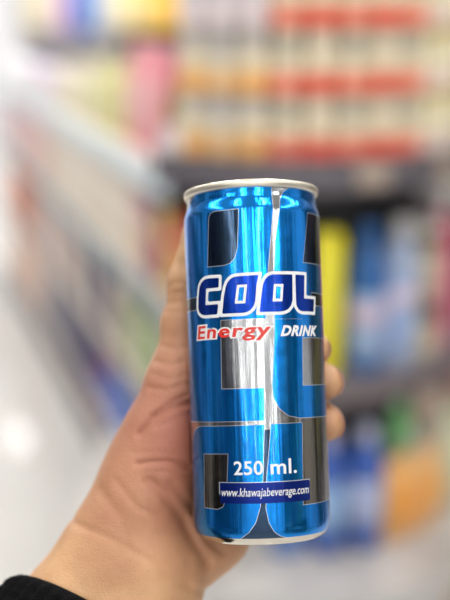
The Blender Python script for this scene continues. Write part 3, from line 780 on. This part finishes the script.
fill('bottom', [
 (.02, 2, .15, 'box', (.14, .12, .24), [((.10, .14, .30), (.2, .26, .5)), ((.66, .66, .64), (.74, .74, .74))], 'navy and white box'),
 (.34, 3, .14, 'bottle', (.05, .24), [((.60, .58, .60), (.68, .66, .7)), ((.10, .12, .34), (.34, .36, .62)), ((.06, .16, .60), (.20, .34, .78))], 'blue bottle'),
 (.78, 3, .14, 'bottle', (.05, .24), [((.06, .16, .60), (.20, .32, .74)), ((.30, .06, .12), (.2, .2, .45)), ((.05, .04, .16), (.08, .08, .28))], 'blue violet bottle'),
 (1.22, 4, .15, 'box', (.13, .12, .24), [((.04, .03, .10), (.08, .07, .2)), ((.05, .05, .10), (.1, .1, .16))], 'dark violet box'),
 (1.84, 2, .15, 'box', (.14, .14, .24), [((.22, .24, .30), (.34, .36, .42))], 'slate grey box'),
 (2.16, 5, .2, 'box', (.18, .14, .24), [((.80, .54, .42), (.84, .62, .50))], 'peach box')])

# ------------------------------------------------------------------ far display beyond the long unit
far = bpy.data.objects.new('far_shelf', None); C.objects.link(far); far.location = (-.62, 6.4, 0)
tag(far, 'far shelf unit with a black shelf edge beyond the long unit', 'shelf unit')
link('side_panel', boxmesh('side_panel', (-.63, .2, .75), (.03, .4, 1.5)), pale_shelf, far)
link('side_panel', boxmesh('side_panel', (.72, .2, .75), (.03, .4, 1.5)), pale_shelf, far)
link('back_panel', boxmesh('back_panel', (.045, .4, .75), (1.36, .02, 1.5)), mat('lilac_panel', (.50, .48, .56), .6), far)
s = link('shelf', boxmesh('shelf', (.045, .19, 1.25), (1.32, .4, .025)), shelf_m, far)
link('price_rail', boxmesh('price_rail', (.35, -.012, 1.21), (.70, .02, .12)), dark_m, s)
link('price_rail', boxmesh('price_rail', (-.34, -.012, 1.215), (.55, .02, .08)), mat('grey_rail', (.30, .30, .35), .4), s)
link('shelf', boxmesh('shelf', (.045, .19, .60), (1.32, .4, .025)), shelf_m, far)
fx = [(-.52, .15, .30, (.82, .72, .50), (.84, .78, .6), 'cream carton'), (-.375, .11, .30, (.62, .40, .64), (.66, .46, .70), 'violet carton'),
      (-.24, .13, .32, (.05, .18, .62), (.10, .26, .68), 'strong blue carton'), (-.115, .09, .30, (.64, .70, .74), (.72, .76, .78), 'pale grey carton'),
      (-.01, .10, .30, (.88, .74, .38), (.90, .80, .50), 'pale yellow carton'), (.11, .11, .30, (.90, .66, .20), (.90, .74, .36), 'gold carton'), (.25, .15, .31, (.92, .50, .04), (.92, .58, .10), 'orange carton'), (.42, .16, .31, (.90, .48, .05), (.92, .62, .12), 'deep orange carton')]
for x, w_, h_, cb, cl, nm in fx:
    carton((-.62 + x, 6.4 + .08, 1.2635), 0, (w_, .12, h_), cb, cl, nm + ' on the far shelf above its black edge', 'cartons on the far shelf')

# ------------------------------------------------------------------ display standing right of the rounded one
rs = bpy.data.objects.new('side_display', None); C.objects.link(rs); rs.location = (.84, 2.75, 0); rs.rotation_euler = (0, 0, R(-14))
tag(rs, 'plain pale display rack behind the rounded stand at the picture edge', 'display stand')
link('back_panel', boxmesh('back_panel', (.25, .32, .95), (1.3, .02, 1.9)), mat('warm_panel', (.62, .58, .54), .6), rs)
link('side_panel', boxmesh('side_panel', (-.4, .16, .95), (.02, .32, 1.9)), pale_shelf, rs)
link('side_panel', boxmesh('side_panel', (.9, .16, .95), (.02, .32, 1.9)), pale_shelf, rs)
RSM = Matrix.Translation((.84, 2.75, 0)) @ Matrix.Rotation(R(-14), 4, 'Z')
for k, (z, cb, cl, nm) in enumerate(((.10, (.5, .3, .28), (.6, .5, .4), 'brown box'), (.52, (.66, .08, .20), (.78, .24, .34), 'magenta box'), (.90, (.56, .57, .53), (.66, .66, .62), 'grey white box'), (1.24, (.60, .58, .62), (.7, .68, .7), 'pale lilac box'), (1.56, (.78, .80, .70), (.7, .74, .6), 'pale box'))):
    link('shelf', boxmesh('shelf', (.25, .155, z), (1.28, .31, .02)), shelf_m, rs)
    for i in range(8):
        p = RSM @ Vector((-.33 + .11 * i, .10, z + .0105))
        if i == 0 and k == 1:
            carton(p, R(-14), (.09, .12, .30), (.50, .42, .30), (.6, .52, .4), 'beige box on the pale rack beside the magenta boxes', 'boxes on the pale rack'); continue
        carton(p, R(-14), (.09, .12, .30 if k < 3 else .26), cb, cl, '%s on the pale rack, %s from the rounded stand' % (nm, ORD[i]), nm + 'es on the pale rack')

# ------------------------------------------------------------------ unseen racks added beside and behind the viewer, giving the can dark reflections
def add_reflection_rack(loc, rz, n_, cols, label):
    o = bpy.data.objects.new('reflection_rack', None); C.objects.link(o); o.location = loc; o.rotation_euler = (0, 0, rz)
    tag(o, label, 'rack')
    W = n_ * .30
    link('back_panel', boxmesh('back_panel', (0, .42, 1.15), (W, .03, 2.3)), dark_m, o)
    for z in (.1, .7, 1.3, 1.9): link('shelf', boxmesh('shelf', (0, .2, z), (W, .42, .03)), rail_m, o)
    M_ = Matrix.Translation(loc) @ Matrix.Rotation(rz, 4, 'Z')
    for k, z in enumerate((.1, .7, 1.3, 1.9)):
        for i in range(n_):
            cb = cols[(i * 3 + k) % len(cols)]
            carton(M_ @ Vector((-W / 2 + .15 + .3 * i, .18, z + .0155)), rz, (.25, .2, .36 if z < 1.8 else .3), cb, tuple(min(1, c * 1.3) for c in cb), '%s carton on the %s level of the %s' % (ORD[i], ORD[k], label), 'cartons on the ' + label)
add_reflection_rack((-1.75, -1.2, 0), PI / 2, 9, [(.02, .03, .08), (.10, .10, .12), (.03, .03, .04), (.25, .22, .2), (.02, .04, .12)], 'dark rack added for reflections left of the viewer')
add_reflection_rack((2.0, -1.6, 0), -PI / 2, 9, [(.30, .28, .10), (.06, .07, .10), (.5, .48, .44), (.12, .12, .14), (.35, .2, .1)], 'mixed rack added for reflections right of the viewer')

add_reflection_rack((-2.7, 2.4, 0), PI / 2, 12, [(.03, .05, .12), (.30, .28, .30), (.05, .05, .06), (.45, .30, .12), (.10, .12, .18), (.5, .5, .5)], 'mixed rack added for reflections across the aisle to the left')
add_reflection_rack((2.3, 2.4, 0), -PI / 2, 10, [(.05, .05, .07), (.40, .34, .06), (.09, .10, .13), (.45, .42, .40), (.04, .05, .08), (.30, .12, .08)], 'mixed rack added for reflections across the aisle to the right')
